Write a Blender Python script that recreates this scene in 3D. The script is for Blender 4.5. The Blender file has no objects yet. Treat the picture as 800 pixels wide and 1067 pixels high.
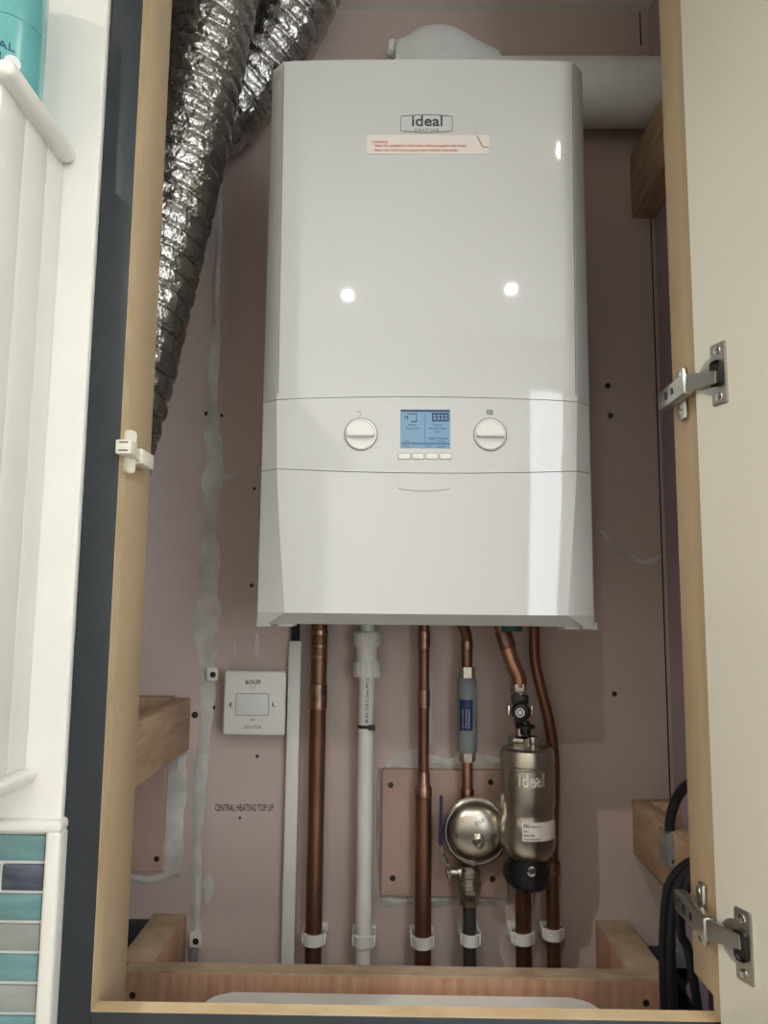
import bpy, bmesh, math, random
from mathutils import Vector, Matrix, noise
random.seed(7)
S = bpy.context.scene
COL = S.collection
H = 1.42                      # camera height above the room floor
WB = 1.17                     # back wall of the cupboard
PI = math.pi

# ------------------------------------------------------------------ camera
F = 800.0
YAW, PIT, ROL = 0.012, 0.120, 0.0100
_cy, _sy, _cp, _sp = math.cos(YAW), math.sin(YAW), math.cos(PIT), math.sin(PIT)
FW = Vector((-_sy*_cp, _cy*_cp, _sp)); X1 = Vector((_cy, _sy, 0)); U1 = X1.cross(FW)
CX = X1*math.cos(ROL) + U1*math.sin(ROL); CU = U1*math.cos(ROL) - X1*math.sin(ROL)
CAMP = Vector((0, 0, H))
def at(px, py, Y):
    """world point seen at photo position px,py at a measured distance Y from the camera"""
    d = FW*F + CX*(px-400) + CU*(533.5-py)
    return CAMP + d*(Y/d.y)
def atx(px, py, X):
    d = FW*F + CX*(px-400) + CU*(533.5-py)
    return CAMP + d*(X/d.x)

cd = bpy.data.cameras.new('camera'); cam = bpy.data.objects.new('camera', cd); COL.objects.link(cam)
cd.sensor_fit = 'VERTICAL'; cd.sensor_height = 36; cd.lens = 36*F/1067; cd.clip_start = 0.02
M = Matrix((CX, CU, -FW)).transposed().to_4x4(); M.translation = CAMP
cam.matrix_world = M
S.camera = cam

# ------------------------------------------------------------------ materials
def lin(c):
    f = lambda v: v/12.92 if v <= .04045 else ((v+.055)/1.055)**2.4
    return tuple(f(v/255) for v in c) + (1,)
def mat(name, rgb, rough=.5, metal=0, rgb2=None, scale=8, stretch=(1,1,1), detail=4, bump=0, bscale=None,
        contrast=(.35,.65), spec=.5, coat=0, alpha=None, emit=None, trans=0, rvar=0):
    m = bpy.data.materials.new(name); m.use_nodes = True
    nt = m.node_tree; b = nt.nodes['Principled BSDF']
    b.inputs['Base Color'].default_value = lin(rgb); b.inputs['Roughness'].default_value = rough
    b.inputs['Metallic'].default_value = metal; b.inputs['Specular IOR Level'].default_value = spec
    b.inputs['Coat Weight'].default_value = coat; b.inputs['Coat Roughness'].default_value = .05
    if trans: b.inputs['Transmission Weight'].default_value = trans
    if emit:
        b.inputs['Emission Color'].default_value = lin(emit[0]); b.inputs['Emission Strength'].default_value = emit[1]
    tc = nt.nodes.new('ShaderNodeTexCoord'); mp = nt.nodes.new('ShaderNodeMapping')
    mp.inputs['Scale'].default_value = stretch
    nt.links.new(tc.outputs['Object'], mp.inputs['Vector'])
    if rgb2 is not None:
        n = nt.nodes.new('ShaderNodeTexNoise'); n.inputs['Scale'].default_value = scale; n.inputs['Detail'].default_value = detail
        r = nt.nodes.new('ShaderNodeValToRGB')
        r.color_ramp.elements[0].position = contrast[0]; r.color_ramp.elements[1].position = contrast[1]
        r.color_ramp.elements[0].color = lin(rgb); r.color_ramp.elements[1].color = lin(rgb2)
        nt.links.new(mp.outputs[0], n.inputs['Vector']); nt.links.new(n.outputs['Fac'], r.inputs['Fac'])
        nt.links.new(r.outputs['Color'], b.inputs['Base Color'])
        if rvar:
            mr = nt.nodes.new('ShaderNodeMapRange'); mr.inputs['To Min'].default_value = rough; mr.inputs['To Max'].default_value = rough+rvar
            nt.links.new(n.outputs['Fac'], mr.inputs['Value']); nt.links.new(mr.outputs[0], b.inputs['Roughness'])
    if bump:
        n2 = nt.nodes.new('ShaderNodeTexNoise'); n2.inputs['Scale'].default_value = bscale or scale*3; n2.inputs['Detail'].default_value = 3
        bp = nt.nodes.new('ShaderNodeBump'); bp.inputs['Strength'].default_value = bump; bp.inputs['Distance'].default_value = .004
        nt.links.new(mp.outputs[0], n2.inputs['Vector']); nt.links.new(n2.outputs['Fac'], bp.inputs['Height'])
        nt.links.new(bp.outputs[0], b.inputs['Normal'])
    return m
MT = dict(
    plaster=mat('pink_plasterboard', (190,172,165), .85, rgb2=(202,185,178), scale=3.2, contrast=(.3,.7), bump=.05, bscale=60),
    patch=mat('pink_plasterboard_offcut', (188,162,148), .85, rgb2=(176,148,134), scale=9),
    purple=mat('purple_lit_wall', (190,172,182), .85, rgb2=(180,162,172), scale=4),  # purple of the light on the right wall, put into its colour
    filler=mat('white_filler', (214,212,206), .8, rgb2=(186,182,176), scale=22, bump=.3, bscale=90),
    ceil=mat('ceiling_paint', (236,234,228), .8),
    room=mat('room_paint', (243,240,234), .7),
    rfloor=mat('floor_vinyl', (168,160,150), .5, rgb2=(150,142,132), scale=6),
    navy=mat('navy_satin_paint', (38,45,51), .4, rgb2=(42,49,55), scale=30),
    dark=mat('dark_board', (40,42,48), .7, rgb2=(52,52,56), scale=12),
    mdf=mat('raw_board_edge', (192,169,138), .8, rgb2=(180,157,124), scale=9, stretch=(1,1,.3), bump=.1, bscale=220),
    mdfe=mat('raw_board_cut_edge', (206,184,148), .8, rgb2=(192,168,130), scale=25),
    pine=mat('sawn_pine', (192,164,134), .75, rgb2=(172,140,110), scale=14, stretch=(6,1,6), detail=6, bump=.15, bscale=60),
    pinetop=mat('dusty_pine', (196,176,148), .9, rgb2=(160,138,112), scale=20, contrast=(.3,.7), bump=.3, bscale=80),
    hardwood=mat('reddish_board', (196,156,128), .7, rgb2=(174,130,104), scale=34, stretch=(3,1,.35), detail=6, bump=.1),
    white=mat('boiler_white_gloss', (203,205,204), .035, spec=.5),
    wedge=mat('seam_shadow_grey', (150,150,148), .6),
    knobw=mat('knob_white', (224,224,221), .3),
    greyline=mat('grey_print', (120,122,124), .6),
    greydk=mat('dark_grey_print', (70,74,78), .6),
    red=mat('red_print', (200,110,96), .7),
    sticker=mat('pale_sticker', (228,221,214), .3),
    lcd=mat('lcd_blue', (98,126,148), .25, emit=((120,156,184), .24)),
    lcdtxt=mat('lcd_ink', (34,62,92), .5),
    paint=mat('white_satin_paint', (238,236,230), .32, rgb2=(234,232,226), scale=10),
    doorc=mat('cream_door', (230,228,213), .30, rgb2=(228,225,210), scale=5),
    tile_teal=mat('tile_teal', (112,152,154), .12, rgb2=(92,136,140), scale=18, stretch=(1,1,5), coat=.5),
    tile_navy=mat('tile_dark_blue', (46,56,72), .12, rgb2=(82,92,110), scale=28, stretch=(1,1,4), coat=.5),
    tile_grey=mat('tile_grey', (158,160,158), .15, rgb2=(142,146,144), scale=18, stretch=(1,1,5), coat=.5),
    grout=mat('white_grout', (226,225,220), .8),
    copper=mat('copper_tube', (190,142,118), .3, 1, rgb2=(146,104,84), scale=14, stretch=(1,1,.35), contrast=(.3,.75), rvar=.2),
    copdull=mat('tarnished_copper', (150,112,94), .4, 1, rgb2=(120,86,70), scale=18, stretch=(1,1,.35), rvar=.2),
    solder=mat('soldered_joint', (168,130,112), .35, 1, rgb2=(126,100,90), scale=60),
    darkpipe=mat('dark_grey_pipe', (64,62,60), .5, .3),
    chrome=mat('plated_brass', (200,198,192), .2, 1),
    nickel=mat('brushed_nickel', (186,182,172), .3, 1, rgb2=(166,160,148), scale=20, stretch=(1,1,1)),
    steel=mat('brushed_stainless', (198,192,180), .26, 1, rgb2=(180,174,160), scale=30, stretch=(1,1,.1), rvar=.1),
    emboss=mat('polished_lettering', (236,236,230), .42, 1),
    hinge=mat('hinge_nickel', (190,190,184), .28, 1),
    pvc=mat('white_plastic', (228,227,222), .4),
    clip=mat('clip_plastic', (226,225,222), .45),
    ivory=mat('ivory_plastic', (232,228,212), .4),
    flue=mat('flue_white', (232,233,231), .45),
    black=mat('black_plastic', (24,25,27), .35),
    cable=mat('black_cable', (30,31,35), .5),
    cap=mat('blue_lever_sleeve', (42,40,92), .4),
    greyb=mat('grey_polymer', (132,138,142), .45),
    bluest=mat('blue_label', (28,54,104), .4),
    ink=mat('black_ink', (48,44,44), .8),
    inkw=mat('white_ink', (225,228,232), .5),
    teal=mat('teal_can', (104,176,176), .25, coat=.4),
    tealp=mat('teal_plug', (24,92,92), .5),
    glass=mat('clear_plastic', (215,220,218), .12, trans=.75),
    screw=mat('dark_screw', (60,52,46), .5, .6),
    lamp=mat('lamp_lens', (255,250,240), .5, emit=((255,244,228), 6)),
    glaze=mat('window_glass', (245,250,250), .0, trans=1.0),
)
def glaze_mat():
    m = bpy.data.materials.new('window_glass'); m.use_nodes = True; nt = m.node_tree
    nt.nodes.remove(nt.nodes['Principled BSDF'])
    a = nt.nodes.new('ShaderNodeBsdfTransparent'); g = nt.nodes.new('ShaderNodeBsdfGlossy'); g.inputs['Roughness'].default_value = .02
    x = nt.nodes.new('ShaderNodeMixShader'); x.inputs[0].default_value = .05
    nt.links.new(a.outputs[0], x.inputs[1]); nt.links.new(g.outputs[0], x.inputs[2]); nt.links.new(x.outputs[0], nt.nodes['Material Output'].inputs[0])
    return m
MT['glaze'] = glaze_mat()
def foil_mat():
    m = bpy.data.materials.new('crinkled_foil'); m.use_nodes = True; nt = m.node_tree
    b = nt.nodes['Principled BSDF']; b.inputs['Metallic'].default_value = 1
    b.inputs['Base Color'].default_value = lin((188,187,186)); b.inputs['Roughness'].default_value = .24
    tc = nt.nodes.new('ShaderNodeTexCoord')
    v = nt.nodes.new('ShaderNodeTexVoronoi'); v.inputs['Scale'].default_value = 75; v.feature = 'F1'
    n = nt.nodes.new('ShaderNodeTexNoise'); n.inputs['Scale'].default_value = 70; n.inputs['Detail'].default_value = 4
    mx = nt.nodes.new('ShaderNodeMix'); mx.data_type = 'VECTOR'; mx.inputs['Factor'].default_value = .035
    nt.links.new(tc.outputs['Object'], mx.inputs[4]); nt.links.new(n.outputs['Color'], mx.inputs[5])
    nt.links.new(tc.outputs['Object'], n.inputs['Vector']); nt.links.new(mx.outputs[1], v.inputs['Vector'])
    bp = nt.nodes.new('ShaderNodeBump'); bp.inputs['Strength'].default_value = .45; bp.inputs['Distance'].default_value = .005
    nt.links.new(v.outputs['Distance'], bp.inputs['Height']); nt.links.new(bp.outputs[0], b.inputs['Normal'])
    return m
MT['foil'] = foil_mat()

# ------------------------------------------------------------------ mesh helpers
def box(bm, x0, x1, y0, y1, z0, z1, bev=0, seg=2):
    t = bmesh.new()
    bmesh.ops.create_cube(t, size=1)
    for v in t.verts:
        v.co = Vector(((x0+x1)/2 + v.co.x*(x1-x0), (y0+y1)/2 + v.co.y*(y1-y0), (z0+z1)/2 + v.co.z*(z1-z0)))
    if bev: bmesh.ops.bevel(t, geom=list(t.edges), offset=bev, segments=seg, affect='EDGES', profile=.5)
    merge(bm, t)
def merge(bm, t, mtx=None):
    if mtx is not None: bmesh.ops.transform(t, matrix=mtx, verts=t.verts)
    me = bpy.data.meshes.new('t'); t.to_mesh(me); t.free(); bm.from_mesh(me); bpy.data.meshes.remove(me)
def obox(bm, a, b, w, h, up=(0,0,1), bev=0):
    """box running from a to b, w across, h along up"""
    a = Vector(a); b = Vector(b); d = b-a; L = d.length; d.normalize()
    up = Vector(up); s = d.cross(up).normalized(); u = s.cross(d)
    t = bmesh.new(); box(t, -w/2, w/2, 0, L, -h/2, h/2, bev)
    m = Matrix((s, d, u)).transposed().to_4x4(); m.translation = a
    merge(bm, t, m)
def lathe(bm, o, axis, prof, seg=32, cap=True, ridges=None, ref=None):
    """prof: (radius, height) pairs along axis from o"""
    o = Vector(o); ax = Vector(axis).normalized()
    rf = Vector(ref) if ref else (Vector((1,0,0)) if abs(ax.x) < .9 else Vector((0,0,1)))
    e1 = (rf - ax*rf.dot(ax)).normalized(); e2 = ax.cross(e1)
    rings = []
    for r, h in prof:
        ring = []
        for i in range(seg):
            a = 2*PI*i/seg; rr = r
            if ridges: rr = r*(1 + ridges*(1 if (i % 4) < 2 else -1))
            ring.append(bm.verts.new(o + ax*h + e1*rr*math.cos(a) + e2*rr*math.sin(a)))
        rings.append(ring)
    for A, B in zip(rings, rings[1:]):
        for i in range(seg):
            j = (i+1) % seg; bm.faces.new((A[i], A[j], B[j], B[i]))
    if cap:
        bm.faces.new(rings[0][::-1]); bm.faces.new(rings[-1])
def cyl(bm, a, b, r, seg=28):
    a = Vector(a); b = Vector(b); lathe(bm, a, b-a, [(r, 0), (r, (b-a).length)], seg)
def catmull(pts, n=12):
    P = [Vector(p) for p in pts]; P = [P[0]*2-P[1]] + P + [P[-1]*2-P[-2]]; out = []
    for i in range(1, len(P)-2):
        p0, p1, p2, p3 = P[i-1:i+3]
        for k in range(n):
            t = k/n
            out.append(.5*((2*p1) + (p2-p0)*t + (2*p0-5*p1+4*p2-p3)*t*t + (3*p1-p0-3*p2+p3)*t**3))
    out.append(P[-2].copy()); return out
def frames(pts):
    T = []
    for i in range(len(pts)):
        d = pts[min(i+1, len(pts)-1)] - pts[max(i-1, 0)]; T.append(d.normalized())
    n = Vector((0,1,0)); n = (n - T[0]*n.dot(T[0]))
    if n.length < .05: n = Vector((1,0,0)); n = n - T[0]*n.dot(T[0])
    n.normalize(); fr = []
    for t in T:
        n = (n - t*n.dot(t)).normalized(); fr.append((t, n, t.cross(n)))
    return fr
def tube(bm, pts, r, seg=20, smooth=0):
    pts = catmull(pts, smooth) if smooth else [Vector(p) for p in pts]
    fr = frames(pts); rings = []
    for k, (p, (t, n, b)) in enumerate(zip(pts, fr)):
        rr = r(k/(len(pts)-1)) if callable(r) else r
        rings.append([bm.verts.new(p + n*rr*math.cos(2*PI*i/seg) + b*rr*math.sin(2*PI*i/seg)) for i in range(seg)])
    for A, B in zip(rings, rings[1:]):
        for i in range(seg):
            j = (i+1) % seg; bm.faces.new((A[i], A[j], B[j], B[i]))
    bm.faces.new(rings[0][::-1]); bm.faces.new(rings[-1])
def prism(bm, poly, y0, y1):
    """poly of (x,z) pushed from y0 (front) to y1"""
    A = [bm.verts.new((x, y0, z)) for x, z in poly]; B = [bm.verts.new((x, y1, z)) for x, z in poly]
    n = len(poly); fs = [bm.faces.new(A), bm.faces.new(B[::-1])]
    for i in range(n):
        j = (i+1) % n; bm.faces.new((A[j], A[i], B[i], B[j]))
def rrect(x0, x1, z0, z1, r, n=5):
    out = []
    for cx, cz, a0 in ((x1-r, z0+r, -90), (x1-r, z1-r, 0), (x0+r, z1-r, 90), (x0+r, z0+r, 180)):
        for k in range(n+1):
            a = math.radians(a0 + 90*k/n); out.append((cx + r*math.cos(a), cz + r*math.sin(a)))
    return out
def ring_line(bm, poly, w, y0, y1):
    """closed outline of width w"""
    c = Vector((sum(p[0] for p in poly)/len(poly), sum(p[1] for p in poly)/len(poly)))
    n = len(poly); P = [Vector(p) for p in poly]; inn = []
    for i in range(n):
        t = (P[(i+1) % n]-P[i-1]); nn = Vector((-t.y, t.x)).normalized()
        if nn.dot(c-P[i]) < 0: nn = -nn
        inn.append(P[i]+nn*w)
    O = [bm.verts.new((p.x, y0, p.y)) for p in P]; I = [bm.verts.new((p.x, y0, p.y)) for p in inn]
    O2 = [bm.verts.new((p.x, y1, p.y)) for p in P]; I2 = [bm.verts.new((p.x, y1, p.y)) for p in inn]
    for i in range(n):
        j = (i+1) % n
        for q in ((O[i],O[j],I[j],I[i]), (O2[j],O2[i],I2[i],I2[j]), (O[j],O[i],O2[i],O2[j]), (I[i],I[j],I2[j],I2[i])): bm.faces.new(q)
def ragged(bm, pts, w, y, th=.002, jit=.35, n=10, seed=0):
    """smear of filler on a wall plane: pts (x,z) centreline, w widths"""
    P = catmull([(p[0], 0, p[1]) for p in pts], n); N = len(P)
    L = []; R = []
    for i, p in enumerate(P):
        t = P[min(i+1, N-1)]-P[max(i-1, 0)]; nn = Vector((-t.z, 0, t.x)).normalized()
        f = i/(N-1)*(len(w)-1); k = min(int(f), len(w)-2); ww = w[k]+(w[k+1]-w[k])*(f-k)
        a = ww/2*(1+jit*1.6*noise.noise(Vector((p.z*16, seed+p.x*16, 1.3)))+jit*.8*noise.noise(Vector((p.z*55, seed+p.x*55, 7))))
        b = ww/2*(1+jit*1.6*noise.noise(Vector((p.z*16, seed+p.x*16, 9.3)))+jit*.8*noise.noise(Vector((p.z*55, seed+p.x*55, 3))))
        L.append(p+nn*a); R.append(p-nn*b)
    g = lambda v, yy: bm.verts.new((v.x, yy, v.z))
    l0 = [g(v, y-.0004) for v in L]; m0 = [g((a+b)/2, y-th) for a, b in zip(L, R)]; r0 = [g(v, y-.0004) for v in R]
    lb = [g(v, y) for v in L]; rb = [g(v, y) for v in R]
    for i in range(N-1):
        for A, B in ((l0, m0), (m0, r0), (lb, l0), (r0, rb)): bm.faces.new((A[i], A[i+1], B[i+1], B[i]))
        bm.faces.new((rb[i], rb[i+1], lb[i+1], lb[i]))

def link(name, bm, m, parent=None, ang=35):
    bmesh.ops.recalc_face_normals(bm, faces=bm.faces)
    me = bpy.data.meshes.new(name); bm.to_mesh(me); bm.free()
    for mm in (m if isinstance(m, (list, tuple)) else [m]): me.materials.append(MT[mm] if isinstance(mm, str) else mm)
    me.polygons.foreach_set('use_smooth', [True]*len(me.polygons))
    me.set_sharp_from_angle(angle=math.radians(ang))
    o = bpy.data.objects.new(name, me); COL.objects.link(o)
    if parent is not None:
        base = Vector((0,0,0)); p = parent
        while p is not None: base += p.location; p = p.parent
        me.transform(Matrix.Translation(-base)); o.parent = parent
    return o
class B:
    """collects shapes, then links them as one mesh: B().box(...).to('name', material, parent)"""
    def __init__(s): s.bm = bmesh.new()
    def __getattr__(s, k):
        f = globals()[k]
        def call(*a, **kw): f(s.bm, *a, **kw); return s
        return call
    def to(s, name, m, parent=None, ang=35): return link(name, s.bm, m, parent, ang)
def thing(name, label, cat, loc=(0,0,0), group=None):
    o = bpy.data.objects.new(name, None); COL.objects.link(o); o.location = loc; o.empty_display_size = .03
    return tag(o, label, cat, group)
def tag(o, label, cat, group=None):
    o['label'] = label; o['category'] = cat
    if group: o['group'] = group
    return o
def struct(name, b, m, parent=None):
    o = b.to(name, m, parent)
    if parent is None: o['kind'] = 'structure'
    return o
def copy_tree(o, parent=None):
    c = o.copy(); COL.objects.link(c); c.parent = parent
    for ch in list(o.children): copy_tree(ch, c)
    return c
def text(s, p, width, height, m, parent, name='lettering', rot=None, depth=.0006, bold=0, spacing=1.0):
    """words facing the camera side (-Y), fitted to width x height, lower left corner at p"""
    cu = bpy.data.curves.new('t', 'FONT'); cu.body = s; cu.size = .1; cu.extrude = .0; cu.offset = bold; cu.space_character = spacing
    cu.resolution_u = 3
    to = bpy.data.objects.new('t', cu); COL.objects.link(to)
    dg = bpy.context.evaluated_depsgraph_get(); me = bpy.data.meshes.new_from_object(to.evaluated_get(dg))
    bpy.data.objects.remove(to); bpy.data.curves.remove(cu)
    bm = bmesh.new(); bm.from_mesh(me); bpy.data.meshes.remove(me)
    xs = [v.co.x for v in bm.verts]; ys = [v.co.y for v in bm.verts]
    x0, x1, y0, y1 = min(xs), max(xs), min(ys), max(ys)
    for v in bm.verts:
        q = Vector(((v.co.x-x0)/(x1-x0)*width, (v.co.y-y0)/(y1-y0)*height, 0))
        if rot: q = Matrix.Rotation(rot, 4, 'Z') @ q
        v.co = Vector((p[0]+q.x, p[1], p[2]+q.y))
    r = bmesh.ops.extrude_face_region(bm, geom=list(bm.faces))
    for e in r['geom']:
        if isinstance(e, bmesh.types.BMVert): e.co.y -= depth
    return link(name, bm, m, parent)
def mid(*objs): pass

# ------------------------------------------------------------------ measured planes
XL = at(97, 700, .703).x + .004        # inner edge of the navy frame, left
XL = at(115, 680, .702).x
XR = at(732, 560, .702).x
JYR = .763
FY0, FY1, JY = .700, .718, .790        # face frame front/back, back of the jamb lining
CEIL = 2.40
TOPZ = 2.37                             # head of the cupboard opening
SX0, SX1 = -.47, .415                   # cupboard side walls
ZSILL = at(420, 1058, .702).z           # top of the face frame under the opening

# ------------------------------------------------------------------ room and cupboard shell
wall_back = struct('wall_back', B().box(SX0-.02, SX1+.02, WB, WB+.05, .0, CEIL+.05), 'plaster')
struct('wall_cupboard_left', B().box(SX0-.04, SX0, .72, WB, .0, CEIL), 'plaster')
struct('wall_cupboard_right', B().box(SX1, SX1+.04, .72, WB, .0, CEIL), 'purple')
RY = -.98
struct('ceiling', B().box(-1.75, 1.95, RY-.1, WB+.05, CEIL, CEIL+.06), 'ceil')
struct('floor', B().box(-1.75, 1.95, RY-.1, WB+.05, -.05, 0), 'rfloor')
struct('wall_left', B().box(-1.75, -1.70, RY, .72, 0, CEIL), 'room')
struct('wall_right', B().box(1.85, 1.90, RY, .72, 0, CEIL), 'room')
WX0, WX1, WZ0, WZ1 = .56, 1.50, .98, 2.28      # window in the wall behind the camera
RY = -.98                                        # inner face of that wall
b = B().box(-1.75, WX0, RY-.1, RY, 0, CEIL).box(WX1, 1.9, RY-.1, RY, 0, CEIL)
b.box(WX0, WX1, RY-.1, RY, 0, WZ0).box(WX0, WX1, RY-.1, RY, WZ1, CEIL)
struct('wall_rear', b, 'room')
b = B(); fw = .05
for x0, x1 in ((WX0, WX0+fw), (WX1-fw, WX1), ((WX0+WX1)/2-fw/2, (WX0+WX1)/2+fw/2)): b.box(x0, x1, RY-.08, RY-.02, WZ0, WZ1, .006)
for z0, z1 in ((WZ0, WZ0+fw), (WZ1-fw, WZ1)): b.box(WX0+fw, WX1-fw, RY-.08, RY-.02, z0, z1)
win = struct('window_1', b, 'pvc')
B().box(WX0+fw, WX1-fw, RY-.055, RY-.05, WZ0+fw, WZ1-fw).to('glass_pane', 'glaze', win)

# face frame: navy front, raw edges, one piece round the opening
NL = at(76, 700, .70).x                 # outer edge of the navy stile
zb = ZSILL
b = B()
b.box(NL, XL-.0004, FY0, FY1, .9-.2, CEIL, .0008)
b.box(XR+.0007, 1.85, FY0+.004, FY1, .7, CEIL)
b.box(XL, XR, FY0, FY1, .7, zb-.0005, .0008)
b.box(XL, XR, FY0, FY1, TOPZ, CEIL)
trim = struct('trim_1', b, 'navy')
B().box(XL-.0006, XL, FY0+.0006, FY1-.0002, zb, TOPZ).box(XL, XR, FY0+.0006, FY1-.0002, zb-.0006, zb).to('raw_edge', 'mdfe', trim)
B().box(XR, XR+.0006, FY0+.0045, FY1-.0002, zb, TOPZ).to('raw_edge', 'mdf', trim)
# front wall closing the rest of the kitchen side
b = B()
b.box(-1.70, NL-.04, .706, .74, 0, CEIL).box(NL-.04, 1.85, .704, .72, 0, .7)
struct('wall_front', b, 'paint')

# jamb linings
zj = at(727, 1013, JYR).z
tag(B().box(XL-.035, XL-.0, FY1, JY, zb-.05, TOPZ, .0012).to('jamb_lining', 'mdf'),
    'long raw tan board lining the left side of the cupboard opening', 'board', 'raw tan boards lining the opening')
tag(B().box(XR, XR+.035, FY1, JYR, zj, TOPZ, .0012).to('jamb_lining', 'mdf'),
    'long raw tan board lining the right side of the opening, with both hinges screwed on', 'board', 'raw tan boards lining the opening')

# cupboard base and low dark strips
zbase = at(420, 1030, 1.0).z - .075
struct('floor_cupboard', B().box(SX0, SX1, FY1, WB, zbase-.02, zbase), 'dark')
zk0, zk1 = at(142, 992, WB).z, at(142, 957, WB).z
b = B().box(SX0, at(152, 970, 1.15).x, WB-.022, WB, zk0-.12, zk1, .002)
struct('dark_strip_left', b, 'dark')  # plain dark strip low on the back wall at left
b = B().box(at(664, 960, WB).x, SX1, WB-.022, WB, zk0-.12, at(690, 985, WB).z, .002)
struct('dark_void_right', b, 'dark')  # dark strip standing in for the shaded void at the wall foot

# ------------------------------------------------------------------ marks on the back wall
def wx(px, py): p = at(px, py, WB); return (p.x, p.z)
# filled joint running down the left of the back wall
b = B()
b.ragged([wx(230,60), wx(228,210), wx(226,300), wx(224,400), wx(222,470), wx(219,560), wx(217,640), wx(216,700)], [.012,.012,.013,.018,.030,.024,.032,.030], WB, .003, .45, 14, 1)
b.ragged([wx(217,700), wx(212,780), wx(206,860), wx(203,980)], [.022,.021,.016,.014], WB, .003, .3, 14, 2)
b.ragged([wx(222,500), wx(238,497), wx(249,490)], [.012,.016,.006], WB, .002, .5, 8, 3)
b.to('filled_joint', 'filler', wall_back)
b = B()
b.ragged([wx(267,660), wx(268,676), wx(268,700)], [.004,.009,.005], WB, .001, .3, 8, 4)
b.ragged([wx(245,668), wx(244,680), wx(241,697)], [.003,.005,.002], WB, .001, .6, 8, 5)
b.ragged([wx(214,915), wx(219,925), wx(215,940)], [.016,.012,.004], WB, .001, .6, 8, 6)
b.ragged([wx(626,552), wx(640,570), wx(655,577), wx(667,585), wx(679,584), wx(688,578)], [.003,.010,.006,.005,.008,.006], WB, .001, .5, 10, 8)
b.ragged([wx(449,700), wx(447,740), wx(449,775)], [.008,.012,.006], WB, .001, .4, 8, 11)
b.to('filler_smear', 'filler', wall_back)
for k, (px, py, r) in enumerate(((215,431,.0035), (231,433,.0025), (265,509,.0025), (262,610,.003), (633,402,.0045), (636,433,.0045), (222,737,.0035), (203,745,.005), (640,723,.004), (268,788,.0025), (250,852,.002))):
    p = at(px, py, WB); B().lathe((p.x, WB, p.z), (0,-1,0), [(r, 0), (r, .0006), (r*.4, .0009)], 12).to('screw_head', 'screw', wall_back)
x, z = wx(690, 640)
b = B()
p0, p1 = at(679, 240, WB), at(696, 800, WB)
b.box((p0.x+p1.x)/2-.0009, (p0.x+p1.x)/2+.0009, WB-.0010, WB, p1.z-.2, p0.z+.03)
p = at(667, 30, WB); b.box(p.x-.001, p.x+.001, WB-.001, WB, p.z-.03, CEIL)
b.to('board_joint', 'ink', wall_back)
p = at(224, 845, WB); q = at(285, 838, WB)
text('CENTRAL HEATING TOP UP', (p.x, WB, p.z), q.x-p.x, q.z-p.z-.001, 'ink', wall_back, 'handwriting', .01, .0003, .0008)

# square patch of board behind the round vessel
def patch(px0, px1, py0, py1, th, screws, label, fill):
    a, c = at(px0, py1, WB-th), at(px1, py0, WB-th)
    t = thing('patch_board', label, 'board', ((a.x+c.x)/2, WB, a.z), 'plasterboard patches on the back wall')
    B().box(a.x, c.x, WB-th, WB, a.z, c.z, .0012, 1).to('board', 'patch', t)
    for sx, sy in screws:
        s = at(sx, sy, WB-th)
        B().lathe((s.x, WB-th, s.z), (0,-1,0), [(.0042, 0), (.0042, .0005), (.0015, .0009)], 14).to('screw', 'screw', t)
    f = B()
    for k, (pts, w) in enumerate(fill): f.ragged([wx(*p) for p in pts], w, WB, .004, .4, 10, 20+k)
    f.to('filler_edge', 'filler', t)
patch(397, 528, 803, 934, .012, ((407,818), (511,815), (409,915), (513,916)),
      'square pink plasterboard patch with four screws behind the round steel vessel',
      [([(402,799), (430,792), (465,797), (500,794), (528,798)], [.014,.026,.018,.022,.014]), ([(398,937), (420,938), (460,937), (527,937)], [.020,.018,.016,.014]),
       ([(395,800), (394,870), (396,935)], [.004,.006,.006])])
patch(100, 174, 790, 908, .010, ((163,895),),
      'pink plasterboard patch with one screw, edged with thick white filler, under the left batten',
      [([(186,786), (184,830), (181,870), (178,908)], [.024,.030,.032,.030]), ([(110,914), (135,915), (160,916), (186,908)], [.016,.012,.014,.018])])

# ------------------------------------------------------------------ timber battens carrying the old shelves
def depth_batten(pxe, pye_top, pye_bot, face, ylo, label, grp, th=.024, m='pine'):
    """board on edge running from the back wall to the front; face 'r'/'l' = side seen"""
    a, c = at(pxe, pye_top, WB), at(pxe, pye_bot, WB)
    x0, x1 = (a.x-th, a.x) if face == 'r' else (a.x, a.x+th)
    t = B().box(x0, x1, ylo, WB, c.z, a.z, .001).to('timber_batten', m)
    return tag(t, label, 'batten', grp), x0, x1, c.z, a.z
G = 'timber battens fixed inside the cupboard'
_, x0, x1, z0, z1 = depth_batten(199, 727, 781, 'r', JY, 'pine board on edge running back beside the left board lining, mid height', G)
tag(B().box(SX0, x0, WB-.024, WB, z0+.004, z1+.003, .001).to('wall_cleat', 'pine'), 'short pine cleat on the back wall behind the left mid height batten', 'batten', G)
_, x0, x1, z0, z1 = depth_batten(658, 833, 889, 'l', .83, 'pine board on edge running back at lower right, beside black cables', G)
tag(B().box(x1, SX1, WB-.024, WB, z0+.004, z1+.001, .001).to('wall_cleat', 'pine'), 'short pine cleat on the back wall behind the lower right batten and cables', 'batten', G)
_, x0, x1, z0, z1 = depth_batten(656, 164, 228, 'l', JY, 'thick timber running back at upper right, just under the white flue pipe', G, .05)
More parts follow.
